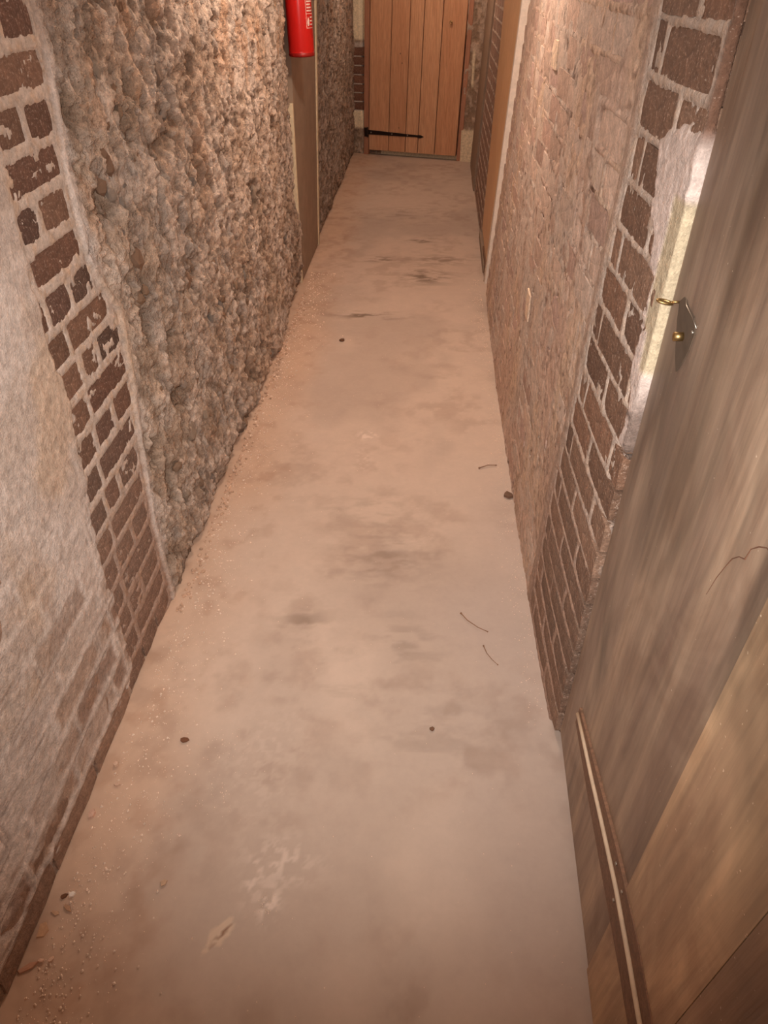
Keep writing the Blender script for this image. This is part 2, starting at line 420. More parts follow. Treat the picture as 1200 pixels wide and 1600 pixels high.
for (a_, b_, c_, d_) in Lw:
    y = (a_ + b_) / 2; z = (c_ + d_) / 2
    if c_ > .75 or y < .3: continue
    L = stdL(b_ - a_)
    o = brick(wl, (-.7428 + .001 * rnd.random(), y, z), (1, 0), L, lin((168, 136, 116)) * rnd.uniform(.8, 1.1), M_limebrick, H=.064)
    o.scale = ((b_ - a_) / L, 1, 1)
# stones that stand proud of the rubble
stone_me = []
for k in range(8):
    bm = bmesh.new(); bmesh.ops.create_icosphere(bm, subdivisions=1, radius=1)
    r = random.Random(k)
    for v in bm.verts: v.co *= r.uniform(.78, 1.15)
    me = bpy.data.meshes.new('stone'); bm.to_mesh(me); bm.free(); me.materials.append(M_stone); stone_me.append(me)
st_cols = [lin(c) for c in ((200, 172, 150), (186, 158, 138), (180, 142, 114), (204, 178, 156), (184, 150, 124), (168, 152, 140), (206, 182, 164))]
for k in range(270):
    y = 1.66 + 2.15 * rnd.random() ** 1.25; z = rnd.uniform(.03, 1.5)
    if k < 6: y, z = ((1.62, 1.12), (1.68, 1.155), (1.72, .93), (1.84, 1.13), (1.66, 1.17), (2.05, .75))[k]
    s = rnd.uniform(.009, .022) if k > 5 else .02
    o = link('stone', rnd.choice(stone_me), None, wl, rnd.choice(st_cols) * rnd.uniform(.85, 1.1) if k > 5 else lin((172, 134, 108)))
    o.location = (float(baseL(y) + shL(y) * z) + .010 + .008 * ss(2, 3.2, y) - .030 * ss(3.3, 3.95, y), y, z)
    o.scale = (s * .75, s * rnd.uniform(.8, 1.3), s * rnd.uniform(.9, 1.7)); o.rotation_euler = (rnd.uniform(-.5, .5), rnd.uniform(-.3, .3), rnd.uniform(-.4, .4))

# ================================================================== RIGHT WALL
def bandC(z): return np.interp(z, [0, .265, .457, .785, .963, 1.07, 1.216, 1.4, 2.25], [1.46, 1.44, 1.43, 1.36, 1.345, 1.325, 1.30, 1.305, 1.31])
Rp = []; UE = 1.0
for k in range(0, 21):
    za = k * COURSE + .012; zb = za + .0625; e = float(bandC(za + .03)) - .012
    if k % 2 == 0: rr = [(e - .05, e), (e - .275, e - .062), (UE + .004, e - .287)]
    else: rr = [(e - .165, e), (UE + .004, e - .178)]
    for a_, b_ in rr:
        if b_ - a_ > .03: Rp.append((a_, b_, za + rnd.uniform(-.002, .002), zb + rnd.uniform(-.002, .002)))
Rw = courses(1.34, 4.03, 0, 1.52, off=.02)
Rw = [(max(a_, float(bandC(c_)) + .035), b_, c_, d_) for a_, b_, c_, d_ in Rw if b_ - max(a_, float(bandC(c_)) + .035) > .035]
Rf = courses(5.02, 6.25, 0, 1.52, off=.05)
Rall = Rp + Rw + Rf
def posR(U, Z):
    Ue = np.maximum(U, UE); e = np.maximum(UE - U, 0)
    t = ss(.004, -.008, U - UE)                                        # turns round the corner into the reveal
    X = baseR(Ue) + shR(Ue) * Z + e
    return X, Ue, -(1 - t), -t
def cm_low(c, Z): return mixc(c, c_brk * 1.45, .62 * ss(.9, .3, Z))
def hcR(U, Z):
    d, ix = rect_dist(U, Z, Rall)
    w = (fbm(U * 80, Z * 80, 61, 3) - .5) * .008
    lump = fbm(U * 6, Z * 6, 62, 4) - .5; fine = fbm(U * 80, Z * 60, 63, 3) - .5
    joint = ss(-.003, .0035, d + w + .0012)
    bc = bandC(Z); ew = (fbm(U * 16, Z * 16, 64, 4) - .5) * .03
    wall = ss(-.004, .010, U - bc - .030 + ew)                         # the limewashed length
    # pier
    sm = ss(.65, .69, fbm(U * 34, Z * 30, 65, 4)) * .9 * ss(.5, .8, Z)
    hp = -.0050 + (.0063 + .0025 * fine) * joint; hp = np.maximum(hp, -.0050 + .0058 * sm)
    toe = ss(1.055, 1.02, U + ew) * ss(1.0, .9, Z)                          # joints washed out at the ends of the courses
    hp -= .030 * toe * joint
    hp = np.where(U < UE - .012, -.012 + .006 * fine - .01 * joint, hp)
    # limewashed wall: coat thinner on the brick faces, crumbly joints
    coat = ss(.40, .54, fbm(U * 6, Z * 5, 66, 4) + .12 * ss(1.15, .8, Z) - .10 * ss(1.0, 1.25, Z) * (1 - ss(2.3, 2.8, U)))
    crumb = fbm(U * 45, Z * 45, 67, 3) - .5
    hw = -.0035 + (.0045 + .006 * crumb) * joint
    hw = np.maximum(hw, -.0035 + coat * (.0046 + .003 * fine + .003 * crumb)) + .006 * lump
    ckr = ss(.014, .002, np.abs(fbm(U * 15, Z * 5, 76, 4) - .5)) * ss(.42, .56, fbm(U * 4, Z * 4, 77, 3)); hw -= .0025 * ckr
    jagged = ss(.60, .70, fbm(U * 26, Z * 26, 69, 3)) * ss(.45, .6, fbm(U * 3, Z * 3, 70, 2)); hw -= .005 * jagged
    h = hp * (1 - wall) + hw * wall
    h = np.where(U > 4.9, -.010 + .014 * ss(-.006, .0, d), h)
    band = ss(-.002, .010, U - bc + ew * .5) * (1 - ss(.022, .045, U - bc + ew)); h = h * (1 - band) + (.0035 + .003 * fine + .004 * lump) * band
    lime2 = ss(.60, .66, fbm(U * 12, Z * 5, 71, 4)) * ss(.3, .1, Z)
    # white plaster round the smooth cream patch beside the latch
    eb = 1.055 + .10 * ss(1.12, 1.27, Z) * ss(1.40, 1.29, Z) + (fbm(U * 22, Z * 22, 72, 4) - .5) * .07 - .02 * ss(.99, .93, Z)
    pat = ss(.006, -.006, U - eb) * ss(.80, .86, Z + ew) * ss(1.335, 1.315, Z + ew * 1.5 + (U - 1.05) * .25)
    h = h * (1 - pat) + (.0035 + .003 * fine) * pat
    crm = ss(.004, -.004, U - (1.045 - .10 * (1.24 - Z) * (Z < 1.05) + ew * .3)) * ss(.985, 1.0, Z + ew * .2) * ss(1.252, 1.244, Z + ew * .25)
    h = h * (1 - crm) + (.0012) * crm
    c = mixc(np.broadcast_to(c_mort * .92, U.shape + (3,)), c_warm, .6 * ss(.4, .7, fine + .5))
    t = fbm(U * 3.5, Z * 2.2, 73, 4)
    cw = mixc(mixc(c_mort * 1.08, c_warm * 1.2, ss(.38, .6, t)), lin((206, 174, 156)), .8 * ss(.5, .66, fbm(U * 4, Z * 3, 74, 4)))
    cw = mixc(cw, lin((184, 152, 132)), .55 * ss(.52, .7, fbm(U * 14, Z * 3.5, 75, 4)))
    cw = mixc(cw, lin((120, 88, 70)), np.clip(.7 * jagged + .4 * ss(.6, .7, crumb + .5), 0, 1))
    cw = mixc(cw, lin((104, 74, 60)), .6 * ckr)
    cw = mixc(cw, lin((216, 192, 176)), .45 * ss(.56, .66, fbm(U * 24, Z * 5, 78, 4)))
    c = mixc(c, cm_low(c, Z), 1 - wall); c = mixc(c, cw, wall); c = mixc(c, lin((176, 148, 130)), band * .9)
    c = mixc(c, lin((216, 196, 186)), pat); c = mixc(c, lin((196, 178, 150)), crm)
    c = mixc(c, c_brk * .8, np.clip(ss(1.012, .998, U) * ss(1.30, 1.34, Z), 0, 1))
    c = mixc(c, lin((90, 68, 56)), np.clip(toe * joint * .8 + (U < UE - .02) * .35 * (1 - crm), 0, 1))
    h = np.where((U > 6.27) & (U < 7.25), -.04, h)
    h = h - .018 * ss(3.96, 4.10, U) * (U < 4.5)
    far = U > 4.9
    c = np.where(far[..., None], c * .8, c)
    return h, c
usR = axis([(.80, .02), (.94, .004), (1.5, .0055), (2.6, .008), (4.115)])
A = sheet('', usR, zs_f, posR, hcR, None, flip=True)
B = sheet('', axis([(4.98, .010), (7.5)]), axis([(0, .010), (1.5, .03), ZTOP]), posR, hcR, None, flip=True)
def plain(pos3, col):                                                  # a few flat quads: [(4 corners)]
    co = np.array([p for q in pos3 for p in q], float); q = np.arange(len(co)).reshape(-1, 4)
    return co, q, np.tile(col, (len(co), 1))
xr = .352
P = plain([[(xr, .045, 0), (xr, -1.6, 0), (xr, -1.6, ZTOP), (xr, .045, ZTOP)],
           [(xr + .2, .045, 0), (xr, .045, 0), (xr, .045, ZTOP), (xr + .2, .045, ZTOP)],
           [(xr, 1.0, 2.0), (xr, .045, 2.0), (xr, .045, ZTOP), (xr, 1.0, ZTOP)],
           [(xr, 1.0, 2.0), (xr + .2, 1.0, 2.0), (xr + .2, .045, 2.0), (xr, .045, 2.0)],
           [(xr + .19, 1.0, 0), (xr + .19, .045, 0), (xr + .19, .045, 2.0), (xr + .19, 1.0, 2.0)],
           [(.372 + .1, 4.12, 0), (.395 + .1, 5.0, 0), (.395 + .15, 5.0, ZTOP), (.372 + .15, 4.12, ZTOP)],
           [(.36, 4.15, 0), (.50, 4.15, 0), (.60, 4.15, ZTOP), (.49, 4.15, ZTOP)],
           [(.50, 4.98, 0), (.39, 4.98, 0), (.49, 4.98, ZTOP), (.60, 4.98, ZTOP)]], c_warm * .8)
wr = build('wall_right', [(*A, 0), (*B, 0), (*P, 0)], [M_wall])
tag(wr, 'right corridor wall of worn limewashed brick with a bare darker pier', 'wall', kind='structure')
def put_bricks(lst, cols, mat, off, n=300):
    for (a_, b_, c_, d_) in lst[:n]:
        y = (a_ + b_) / 2; z = (c_ + d_) / 2; L = stdL(b_ - a_)
        x = float(baseR(y) + shR(y) * z) + off
        ang = (float(baseR(y + .1)) - float(baseR(y - .1))) / .2
        o = brick(wr, (x + rnd.uniform(-.0006, .0012), y, z), (-1, ang), L, rnd.choice(cols) * rnd.uniform(.85, 1.12), mat, H=.064)
        o.scale = ((b_ - a_) / L, 1, 1)
pcols = [lin(c) for c in ((122, 92, 74), (134, 100, 80), (112, 84, 68), (142, 110, 90))]
wcols = [lin(c) for c in ((210, 182, 164), (198, 168, 150), (212, 188, 172), (190, 158, 142), (206, 182, 166), (202, 170, 156))]
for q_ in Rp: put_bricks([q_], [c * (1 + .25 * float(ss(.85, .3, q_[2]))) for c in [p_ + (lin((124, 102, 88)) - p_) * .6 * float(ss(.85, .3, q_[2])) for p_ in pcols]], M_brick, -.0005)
pale = [i for i, q in enumerate(Rw) if False]
put_bricks(Rw, wcols, M_limebrick, -.0002, 255)
bm = bmesh.new()
for a_, b_, c_, d_ in Rf:
    y, z = (a_ + b_) / 2, (c_ + d_) / 2; x = float(baseR(y) + shR(y) * z)
    box(bm, (x - .001 - .002 * rnd.random(), a_, c_), (x + .04, b_, d_))
tag(done(bm, 'bricks', M_brick, wr, col=lin((150, 116, 98))), kind='stuff')
def pale_brick(y0, y1, z0, z1):
    o = brick(wr, (float(baseR(y0) + shR(y0) * (z0 + z1) / 2) - .006, (y0 + y1) / 2, (z0 + z1) / 2), (-1, 0), y1 - y0, lin((232, 204, 178)), M_limebrick, H=z1 - z0)
    o['label'] = 'pale buff patch of a brick'
pale_brick(2.34, 2.44, 1.268, 1.335); pale_brick(2.19, 2.27, .575, .66)

# ================================================================== END WALL
kE = -.35
E0 = np.array([-.769, 7.86]); E1 = np.array([.425, 7.442]); eL = np.linalg.norm(E1 - E0); eD = (E1 - E0) / eL
def posE(U, Z):
    X = E0[0] + eD[0] * U; Y = E0[1] + eD[1] * U
    return X, Y, np.full_like(U, eD[1]), np.full_like(U, -eD[0])
def eu(x): return (x - E0[0]) / eD[0]
uF, uD0, uD1 = eu(-.67), eu(-.603), eu(.281)
Eb = []
for k in range(3, 26):
    za = k * .0755 + .02
    if za > .36 and za < .92: Eb.append((.02 if k % 2 else .0, uF + .06, za, za + .062))
def hcE(U, Z):
    d, ix = rect_dist(U, Z, Eb)
    n = fbm(U * 30, Z * 24, 81, 4) - .5; ew = (fbm(U * 12, Z * 12, 82, 3) - .5) * .1
    lft = U < eu(-.5)
    h = .030 * n
    c = mixc(np.broadcast_to(c_rubd * .9, U.shape + (3,)), c_warm * .8, ss(.4, .65, n + .5))
    br = lft * ss(.33, .36, Z) * ss(.965, .94, Z)
    j = ss(-.003, .004, d); h = np.where(br > .5, -.008 + .010 * j, h); c = mixc(c, c_mort * .9, br * j)
    cr = (lft * (ss(.96, .99, Z + ew * .3) + ss(.40, .38, Z + ew * .3) * ss(.22, .25, Z + ew * .3)) +
          (~lft) * (ss(.60, .64, Z + ew) * ss(.93, .90, Z + ew) * ss(.010, .02, U - eu(.375) + ew * .3) * (1 - ss(.03, .04, U - eu(.375))) +
                    ss(.30, .26, Z + ew * .5)))
    cr = np.clip(cr, 0, 1); h = h * (1 - cr) + .010 * cr; c = mixc(c, np.where(lft[..., None], c_cream * 1.05, c_cream * .95), cr)
    h = np.where((U > eu(-.66)) & (U < eu(.32)) & (Z < 2.0), -.05, h)
    return h, c
Esh = sheet('', axis([(-.02, .008), (eL + .14)]), axis([(0, .008), (1.5, .03), ZTOP]), posE, hcE, None)
we = build('wall_back', [(*Esh, 0)], [M_wall])
tag(we, 'end wall of the corridor around the plank door, dark brick with cream plaster patches', 'wall', kind='structure')
for (a_, b_, c_, d_) in Eb:
    o = brick(we, (E0[0] + eD[0] * (a_ + b_) / 2, E0[1] + eD[1] * (a_ + b_) / 2, (c_ + d_) / 2), (eD[1], -eD[0]), stdL(b_ - a_), lin((118, 78, 60)) * rnd.uniform(.8, 1.1), M_brick, H=.064)
    o.scale = ((b_ - a_) / stdL(b_ - a_), 1, 1)
bm = bmesh.new(); box(bm, (-.85, -1.7, 0), (.5, -1.6, ZTOP))
tag(done(bm, 'wall_front', M_wall_plain := mat_plain('plain_lime_wall', (180, 150, 128), .9)), 'plain limewashed wall closing the corridor behind the viewer', 'wall', kind='structure')
bm = bmesh.new(); box(bm, (-1.0, -1.8, ZTOP), (.9, 8.2, ZTOP + .1))
tag(done(bm, 'ceiling', mat_plain('old_ceiling', (188, 156, 130), .9)), 'low limewashed ceiling over the corridor', 'ceiling', kind='structure')

# ================================================================== FLOOR
def hcF(U, V):                                                         # U is y, V is x
    n = fbm(U * 3, V * 3, 91, 4) - .5; fine = fbm(U * 40, V * 40, 92, 3) - .5
    edge = np.maximum(ss(-.60, -.735, V), .5 * ss(.30, .36, V))
    h = .004 * n + .0008 * fine + .005 * edge * fbm(U * 25, V * 25, 93, 3)
    c0 = lin((204, 180, 162)); c1 = lin((188, 166, 150))
    c = mixc(np.broadcast_to(c0, U.shape + (3,)), c1, ss(.42, .62, fbm(U * 1.3, V * 2, 94, 4)))
    c = mixc(c, lin((186, 166, 154)), .7 * ss(-.05, .3, V + (fbm(U * 2, V * 2, 95, 3) - .5) * .3) * ss(2.4, 1.6, U))
    c = mixc(c, lin((202, 164, 136)), .65 * np.clip(ss(-.42, -.74, V + (fbm(U * 3, V * 3, 96, 3) - .5) * .25), 0, 1))
    mot = ss(.42, .72, fbm(U * 14, V * 14, 97, 5)) * ss(.36, .66, fbm(U * 2.6 + 3, V * 2.6, 98, 4))
    c = mixc(c, lin((150, 122, 104)), .30 * mot)
    # dark scuffs in the middle of the passage
    for y0, x0, ry, rx, a in ((3.62, -.28, .045, .17, .7), (4.25, .02, .14, .13, .55), (4.55, -.30, .05, .15, .5), (4.95, -.02, .05, .10, .55), (4.55, .12, .10, .16, .35), (1.65, -.10, .14, .16, .17), (1.28, -.03, .10, .12, .15), (1.9, -.18, .08, .2, .12), (1.0, .05, .12, .2, .12), (1.15, -.2, .06, .06, .14), (5.6, -.1, .25, .3, .2), (1.35, -.32, .06, .08, .25)):
        q = np.exp(-(((U - y0) / ry) ** 2 + ((V - x0) / rx) ** 2)) * ss(.40, .66, fbm(U * 34, V * 12, 99, 5)) * 1.6
        c = mixc(c, lin((104, 82, 64)), np.clip(a * q, 0, .75))
    # pale spills
    for y0, x0, ry, rx, a in ((2.38, -.215, .03, .035, .8), (2.2, -.22, .08, .03, .3), (.575, -.285, .03, .02, .7), (.66, -.27, .05, .07, .35), (.62, -.33, .05, .015, .4), (.9, -.36, .16, .10, .12)):
        q = np.exp(-(((U - y0) / ry) ** 2 + ((V - x0) / rx) ** 2)) * ss(.48, .62, fbm(U * 70, V * 70, 100, 3)) * 1.6
        c = mixc(c, lin((226, 204, 188)), np.clip(a * q, 0, .8))
    # the scraped pale patch near the front, with its brown scar
    pu = (U - .515) * .80 + (V + .372) * .6; pv = -(U - .515) * .6 + (V + .372) * .80
    pt = ss(1.15, .95, np.hypot(pu / .036, pv / .015) + (fbm(U * 60, V * 60, 101, 3) - .5) * .9)
    c = mixc(c, lin((216, 190, 166)), .75 * pt)
    sc = ss(.0035, .001, np.abs(pv - .003 + (fbm(U * 90, V * 90, 102, 3) - .5) * .016)) * ss(.034, .02, np.abs(pu)); c = mixc(c, lin((120, 76, 50)), .75 * sc); h = h - .0015 * sc
    # dirt at the left
    dt = ss(.48, .76, fbm(U * 16, V * 18, 103, 5)) * ss(-.35, -.6, V); c = mixc(c, lin((150, 108, 80)), .25 * dt)
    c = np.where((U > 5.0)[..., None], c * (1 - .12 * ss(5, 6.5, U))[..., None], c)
    return h, c
usF = axis([(-1.6, .05), (.25, .006), (2.4, .010), (5.2, .02), (7.95)]); vsF = axis([(-.85, .02), (-.78, .006), (.46, .02), (.56)])
U, V = np.meshgrid(usF, vsF, indexing='ij'); h, col = hcF(U, V)
co = np.stack([V, U, h - .002], -1).reshape(-1, 3); idx = np.arange(U.size).reshape(U.shape)
q = np.stack([idx[:-1, :-1], idx[:-1, 1:], idx[1:, 1:], idx[1:, :-1]], -1).reshape(-1, 4)
M_floor = mat_masonry('worn_concrete', .0002, .0001, .965, 1.035, 14, 60, False, .12)
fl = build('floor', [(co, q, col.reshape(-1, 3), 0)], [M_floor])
tag(fl, 'worn concrete corridor floor with scuffs and dust', 'floor', kind='structure')

# ================================================================== FAR PLANK DOOR
d1 = empty('door_1', (E0[0] + eD[0] * uD0, E0[1] + eD[1] * uD0, 0), math.atan2(eD[1], eD[0]))
tag(d1, 'orange pine plank door with black strap hinge closing the far end', 'door', kind='structure')
WD = uD1 - uD0; fr = [0, .233, .427, .57, .76, 1]
def lean(co): return Vector((co.x + .038 * co.z, co.y, co.z))
for i in range(5):
    bm = bmesh.new(); box(bm, (WD * fr[i] + .004, -.020 + .001 * (i % 2), .045), (WD * fr[i + 1] - .004, .015, 1.95), .003, lean)
    done(bm, 'plank', M_pine, d1, col=((.98, .93, .9), (.93, .86, .82), (1.02, 1.0, .98), (1.04, 1.02, 1.0), (.97, .88, .82))[i])
bm = bmesh.new(); box(bm, (0, .012, .05), (WD, .03, 1.95), 0, lean); done(bm, 'backing_board', M_gap_shade, d1)
bm = bmesh.new(); box(bm, (-.055, -.02, 0), (-.006, .03, 1.99), .003, lean); box(bm, (-.055, -.02, 1.955), (WD + .05, .03, 2.0), .003, lean); box(bm, (WD + .006, -.005, 0), (WD + .05, .03, 1.97), .003, lean)
done(bm, 'door_frame', mat_wood('stained_frame', tuple(lin((160, 106, 80))), tuple(lin((180, 126, 98))), .6), d1)
bm = bmesh.new()                                                        # strap: tapering blade with a spear end
prof = [(-.04, .165, .245), (0, .165, .245), (.004, .186, .226), (.53, .188, .206), (.565, .181, .209), (.60, .194, .196)]
rows = [[bm.verts.new((x, y, z)) for y in (-.026, -.020) for z in (a_, b_)] for x, a_, b_ in prof]
for A_, B_ in zip(rows, rows[1:]):
    for i, j in ((0, 1), (1, 3), (3, 2), (2, 0)): bm.faces.new((A_[i], A_[j], B_[j], B_[i]))
bm.faces.new((rows[0][0], rows[0][1], rows[0][3], rows[0][2])); bm.faces.new((rows[-1][0], rows[-1][2], rows[-1][3], rows[-1][1]))
tube(bm, [(-.003, -.028, .16), (-.003, -.028, .25)], .008, 8)
hg = done(bm, 'strap_hinge', M_iron, d1)
for x in (.035, .262, .43):
    bm = bmesh.new(); bmesh.ops.create_icosphere(bm, subdivisions=1, radius=.008, matrix=Matrix.Translation((x, -.027, .2045 - .01 * x)) @ Matrix.Diagonal((1, .5, 1, 1))); done(bm, 'bolt_head', M_steel, hg)
for x, z in ((.05, .86), (.315, .875), (.325, .26), (.71, .80), (.335, .80), (.82, 1.1)):
    bm = bmesh.new(); bmesh.ops.create_icosphere(bm, subdivisions=1, radius=.009, matrix=Matrix.Translation((x + .038 * z, -.0185, z)) @ Matrix.Diagonal((.8, .2, 1.1, 1))); done(bm, 'knot', M_batten, d1)
bm = bmesh.new(); tube(bm, [(.80 + .043, -.022, 1.12), (.80 + .043, -.05, 1.12)], .005, 8); tube(bm, [(.843 + .012 * math.cos(t), -.05, 1.12 + .012 * math.sin(t)) for t in np.linspace(0, 6.28, 13)], .003, 6, False)
done(bm, 'pull_ring', M_brass, d1)

# ================================================================== RIGHT: PINE DOOR WITH WHITE BEAD, GREY BOARD
def ruled(bm, y0, y1, x0f, t, z0=0, z1=2.0, sh=.06, bev=.002):
    """a board lying along the wall; x0f(y) is its face at the floor"""
    fn = lambda co: Vector((co.x + x0f(co.y) + (sh(co.y) if callable(sh) else sh) * co.z, co.y, co.z))
    box(bm, (0, y0, z0), (t, y1, z1), bev, fn)
d2 = empty('door_2', (.372, 4.15, 0)); tag(d2, 'pale pine flush door set along the right wall with a white bead at its near edge', 'door', kind='structure')
def loc(o, e=None):
    o.location = (-o.parent.location.x, -o.parent.location.y, 0); return o
fx = lambda y: .374 + (y - 4.16) * (.392 - .374) / .8
fs = lambda y: .050 - (y - 4.16) * .028 / .8
bm = bmesh.new(); ruled(bm, 4.165, 4.97, fx, .04, .075, 2.0, fs); loc(done(bm, 'door_leaf', M_pale_pine, d2, col=(.93, .88, .84)))
bm = bmesh.new(); ruled(bm, 4.112, 4.163, lambda y: .366, .07, .0, 2.02, .049, .002); loc(done(bm, 'white_bead', M_white, d2))
bm = bmesh.new(); ruled(bm, 4.20, 4.60, lambda y: fx(y) - .008, .05, 0, .075, fs, .003); loc(done(bm, 'foot_block', mat_plain('dark_foot', (120, 84, 60), .8), d2))
bm = bmesh.new(); ruled(bm, 4.30, 5.02, lambda y: fx(y) - .014, .02, 0, .05, fs, .002); loc(done(bm, 'skirting_strip', M_grey_wood, d2))
pn = empty('timber_board', (.41, 6.3, 0)); tag(pn, 'grey-brown upright timber board on the right wall, between bricks and the far plank door', 'board')
gx = lambda y: .395 + (y - 6.3) * .016
for y0, y1, dx in ((6.3, 6.74, 0), (6.745, 7.2, .003)):
    bm = bmesh.new(); ruled(bm, y0, y1, lambda y: gx(y) + dx, .03, 0.005, 2.0, .046, .003); loc(done(bm, 'plank', M_grey_wood, pn))
bm = bmesh.new(); ruled(bm, 7.2, 7.235, lambda y: gx(y) + .004, .03, 0.005, 2.0, .046, .003); loc(done(bm, 'gap_shade_strip', M_gap_shade, pn))  # dark strip painting in the shaded gap beside the board

# ================================================================== LEFT: GREY PANEL DOOR
d3 = empty('door_3', (-.745, 4.12, 0)); tag(d3, 'smooth grey-brown flush door in the left rubble wall under the extinguisher', 'door', kind='structure')
def ruledL(bm, y0, y1, xf, t, z0, z1, s0, s1, bev=.002):
    fn = lambda co: Vector((co.x + xf + (s0 + (s1 - s0) * (co.y - 4.12) / .71) * co.z, co.y, co.z))
    box(bm, (-t, y0, z0), (0, y1, z1), bev, fn)
bm = bmesh.new(); ruledL(bm, 4.125, 4.815, -.742, .04, .012, 2.0, .028, .055); loc(done(bm, 'door_leaf', M_grey_wood, d3))
bm = bmesh.new(); ruledL(bm, 4.818, 4.862, -.738, .05, 0, 2.0, .055, .058, .004); loc(done(bm, 'white_strip', M_cream, d3))
bm = bmesh.new(); ruledL(bm, 4.100, 4.122, -.744, .05, 0, .95, .030, .030, .004); loc(done(bm, 'edge_bead', M_cream, d3))

# ================================================================== FIRE EXTINGUISHER
ex = empty('fire_extinguisher', (-.643, 4.065, 1.165)); tag(ex, 'red fire extinguisher hanging on the left wall beside the grey door', 'fire extinguisher')
R = .0635
bm = bmesh.new(); lathe(bm, [(.045, .006), (R - .004, .0), (R, .004), (R, .012), (R - .0015, .014), (R, .02), (R, .40), (R - .004, .42), (R - .016, .445), (.030, .462), (.018, .468), (.018, .475)], (0, 0, 0), 48)
done(bm, 'cylinder_body', M_red, ex, True)
bm = bmesh.new(); lathe(bm, [(.050, -.006), (R - .002, -.004), (R + .0012, .0), (R + .0012, .012), (R, .013)], (0, 0, 0), 48); done(bm, 'foot_ring', mat_plain('dark_red_rim', (150, 24, 18), .4), ex, True)
def wrap(bm, a0, a1, z0, z1, dr=.0006, n=6):
    r = R + dr; A_ = [math.radians(a0 + (a1 - a0) * k / n) for k in range(n + 1)]
    lo = [bm.verts.new((r * math.cos(a), r * math.sin(a), z0)) for a in A_]; hi = [bm.verts.new((r * math.cos(a), r * math.sin(a), z1)) for a in A_]
    for k in range(n): bm.faces.new((lo[k], lo[k + 1], hi[k + 1], hi[k]))
lab = bmesh.new()
for a0, a1, z0, z1 in ((-50, -4, .112, .114), (-50, -48, .112, .30), (-50, -4, .168, .170)): wrap(lab, a0, a1, z0, z1)
lo = done(lab, 'instruction_label', M_label, ex)
txt = bmesh.new()
for k in range(9): wrap(txt, -45, -10 - 6 * (k % 3), .178 + k * .012, .184 + k * .012, .0008)
done(txt, 'printed_lines', M_label, lo)
fl_ = bmesh.new()                                                        # flame pictogram
pts = [(-44, .124), (-45, .138), (-42, .150), (-40, .160), (-37, .148), (-35, .155), (-33, .140), (-34, .126), (-39, .119)]
fl_.faces.new([fl_.verts.new(((R + .001) * math.cos(math.radians(a)), (R + .001) * math.sin(math.radians(a)), z)) for a, z in pts])
for k in range(3): wrap(fl_, -28, -10, .124 + k * .014, .130 + k * .014, .0008)
done(fl_, 'flame_pictogram', M_label, lo)
bm = bmesh.new(); lathe(bm, [(.017, .472), (.017, .50), (.012, .505), (.012, .52)], (0, 0, 0), 20); box(bm, (-.012, -.05, .515), (.012, .02, .535), .003); done(bm, 'valve', M_brass, ex, True)
bm = bmesh.new(); box(bm, (-.009, -.13, .53), (.009, .0, .536), .002, lambda c: Vector((c.x, c.y, c.z - .15 * (c.y)))); box(bm, (-.009, -.12, .50), (.009, .0, .506), .002); done(bm, 'squeeze_handle', M_black, ex)
bm = bmesh.new(); tube(bm, [(.01, .0, .51), (.05, 0, .52), (.085, 0, .49), (.085, 0, .40), (.075, 0, .25), (.073, 0, .22)], .008, 8); done(bm, 'hose', M_black, ex, True)
bm = bmesh.new(); box(bm, (-.085, -.02, .33), (-.064, .02, .42), .002); done(bm, 'wall_bracket', M_steel, ex)

# ================================================================== NEAR DOOR ON THE RIGHT
D0 = np.array([.3646, .995]); D1 = np.array([.339, .397]); dv = (D0 - D1) / np.linalg.norm(D0 - D1)
nd = empty('door_4', (D0[0] - dv[0] * .94, D0[1] - dv[1] * .94, 0), math.atan2(dv[1], dv[0]))   # local x runs towards the free edge, local y = +1 faces the corridor
tag(nd, 'weathered brown plank door in the right foreground with brass screw eye and pale rod', 'door', kind='structure')
def mat_door():
    t = NT('weathered_planks', .5); t.b.inputs['Specular IOR Level'].default_value = .35
    oc = t.n('ShaderNodeObjectInfo').outputs['Color']
    g = t.noise(16, 5, .6, stretch=(1, 1, .09), dist=.5); g2 = t.noise(70, 3, .6, stretch=(1, 1, .05)); big = t.noise(3.2, 4, .6, stretch=(1, 1, .35), dist=.8); blot = t.noise(5.5, 4, .6, stretch=(1, 1, .6), dist=1.0)
    c = t.ramp(g, [(.3, tuple(lin((140, 116, 100)))), (.5, tuple(lin((160, 136, 116)))), (.7, tuple(lin((184, 158, 134))))])
    c = t.mul(c, oc)
    c = t.mul(c, t.ramp(big, [(.38, G(.52)), (.50, G(1.0)), (.70, G(1.2))]))
    c = t.mul(c, t.ramp(blot, [(.40, (.80, .76, .74)), (.55, G(1.0))]))
    c = t.mul(c, t.ramp(g2, [(.35, G(.86)), (.6, G(1.04))]))
    c = t.mul(c, t.ramp(t.noise(150, 1, .5), [(.765, G(0)), (.79, (.3, .27, .22))]), 1, 'ADD')
    t.col(c); t.bump(g2, .0008); return t.m
M_door = mat_door()
def yl(y): return .94 - (D0[1] - y) / dv[1]                              # world y -> local x
seams = [(.995, .82), (.82, .645), (.645, .481), (.481, .278), (.278, .0602)]
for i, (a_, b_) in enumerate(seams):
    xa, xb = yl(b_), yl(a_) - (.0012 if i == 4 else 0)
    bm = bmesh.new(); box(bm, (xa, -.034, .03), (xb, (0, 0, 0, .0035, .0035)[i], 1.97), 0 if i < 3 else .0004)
    done(bm, 'plank', M_door, nd, col=((.86, .86, .88), (.90, .88, .87), (.86, .84, .83), (1.5, 1.40, 1.20), (1.05, .92, .82))[i])  # the bright area is put into the fourth board's paler tint
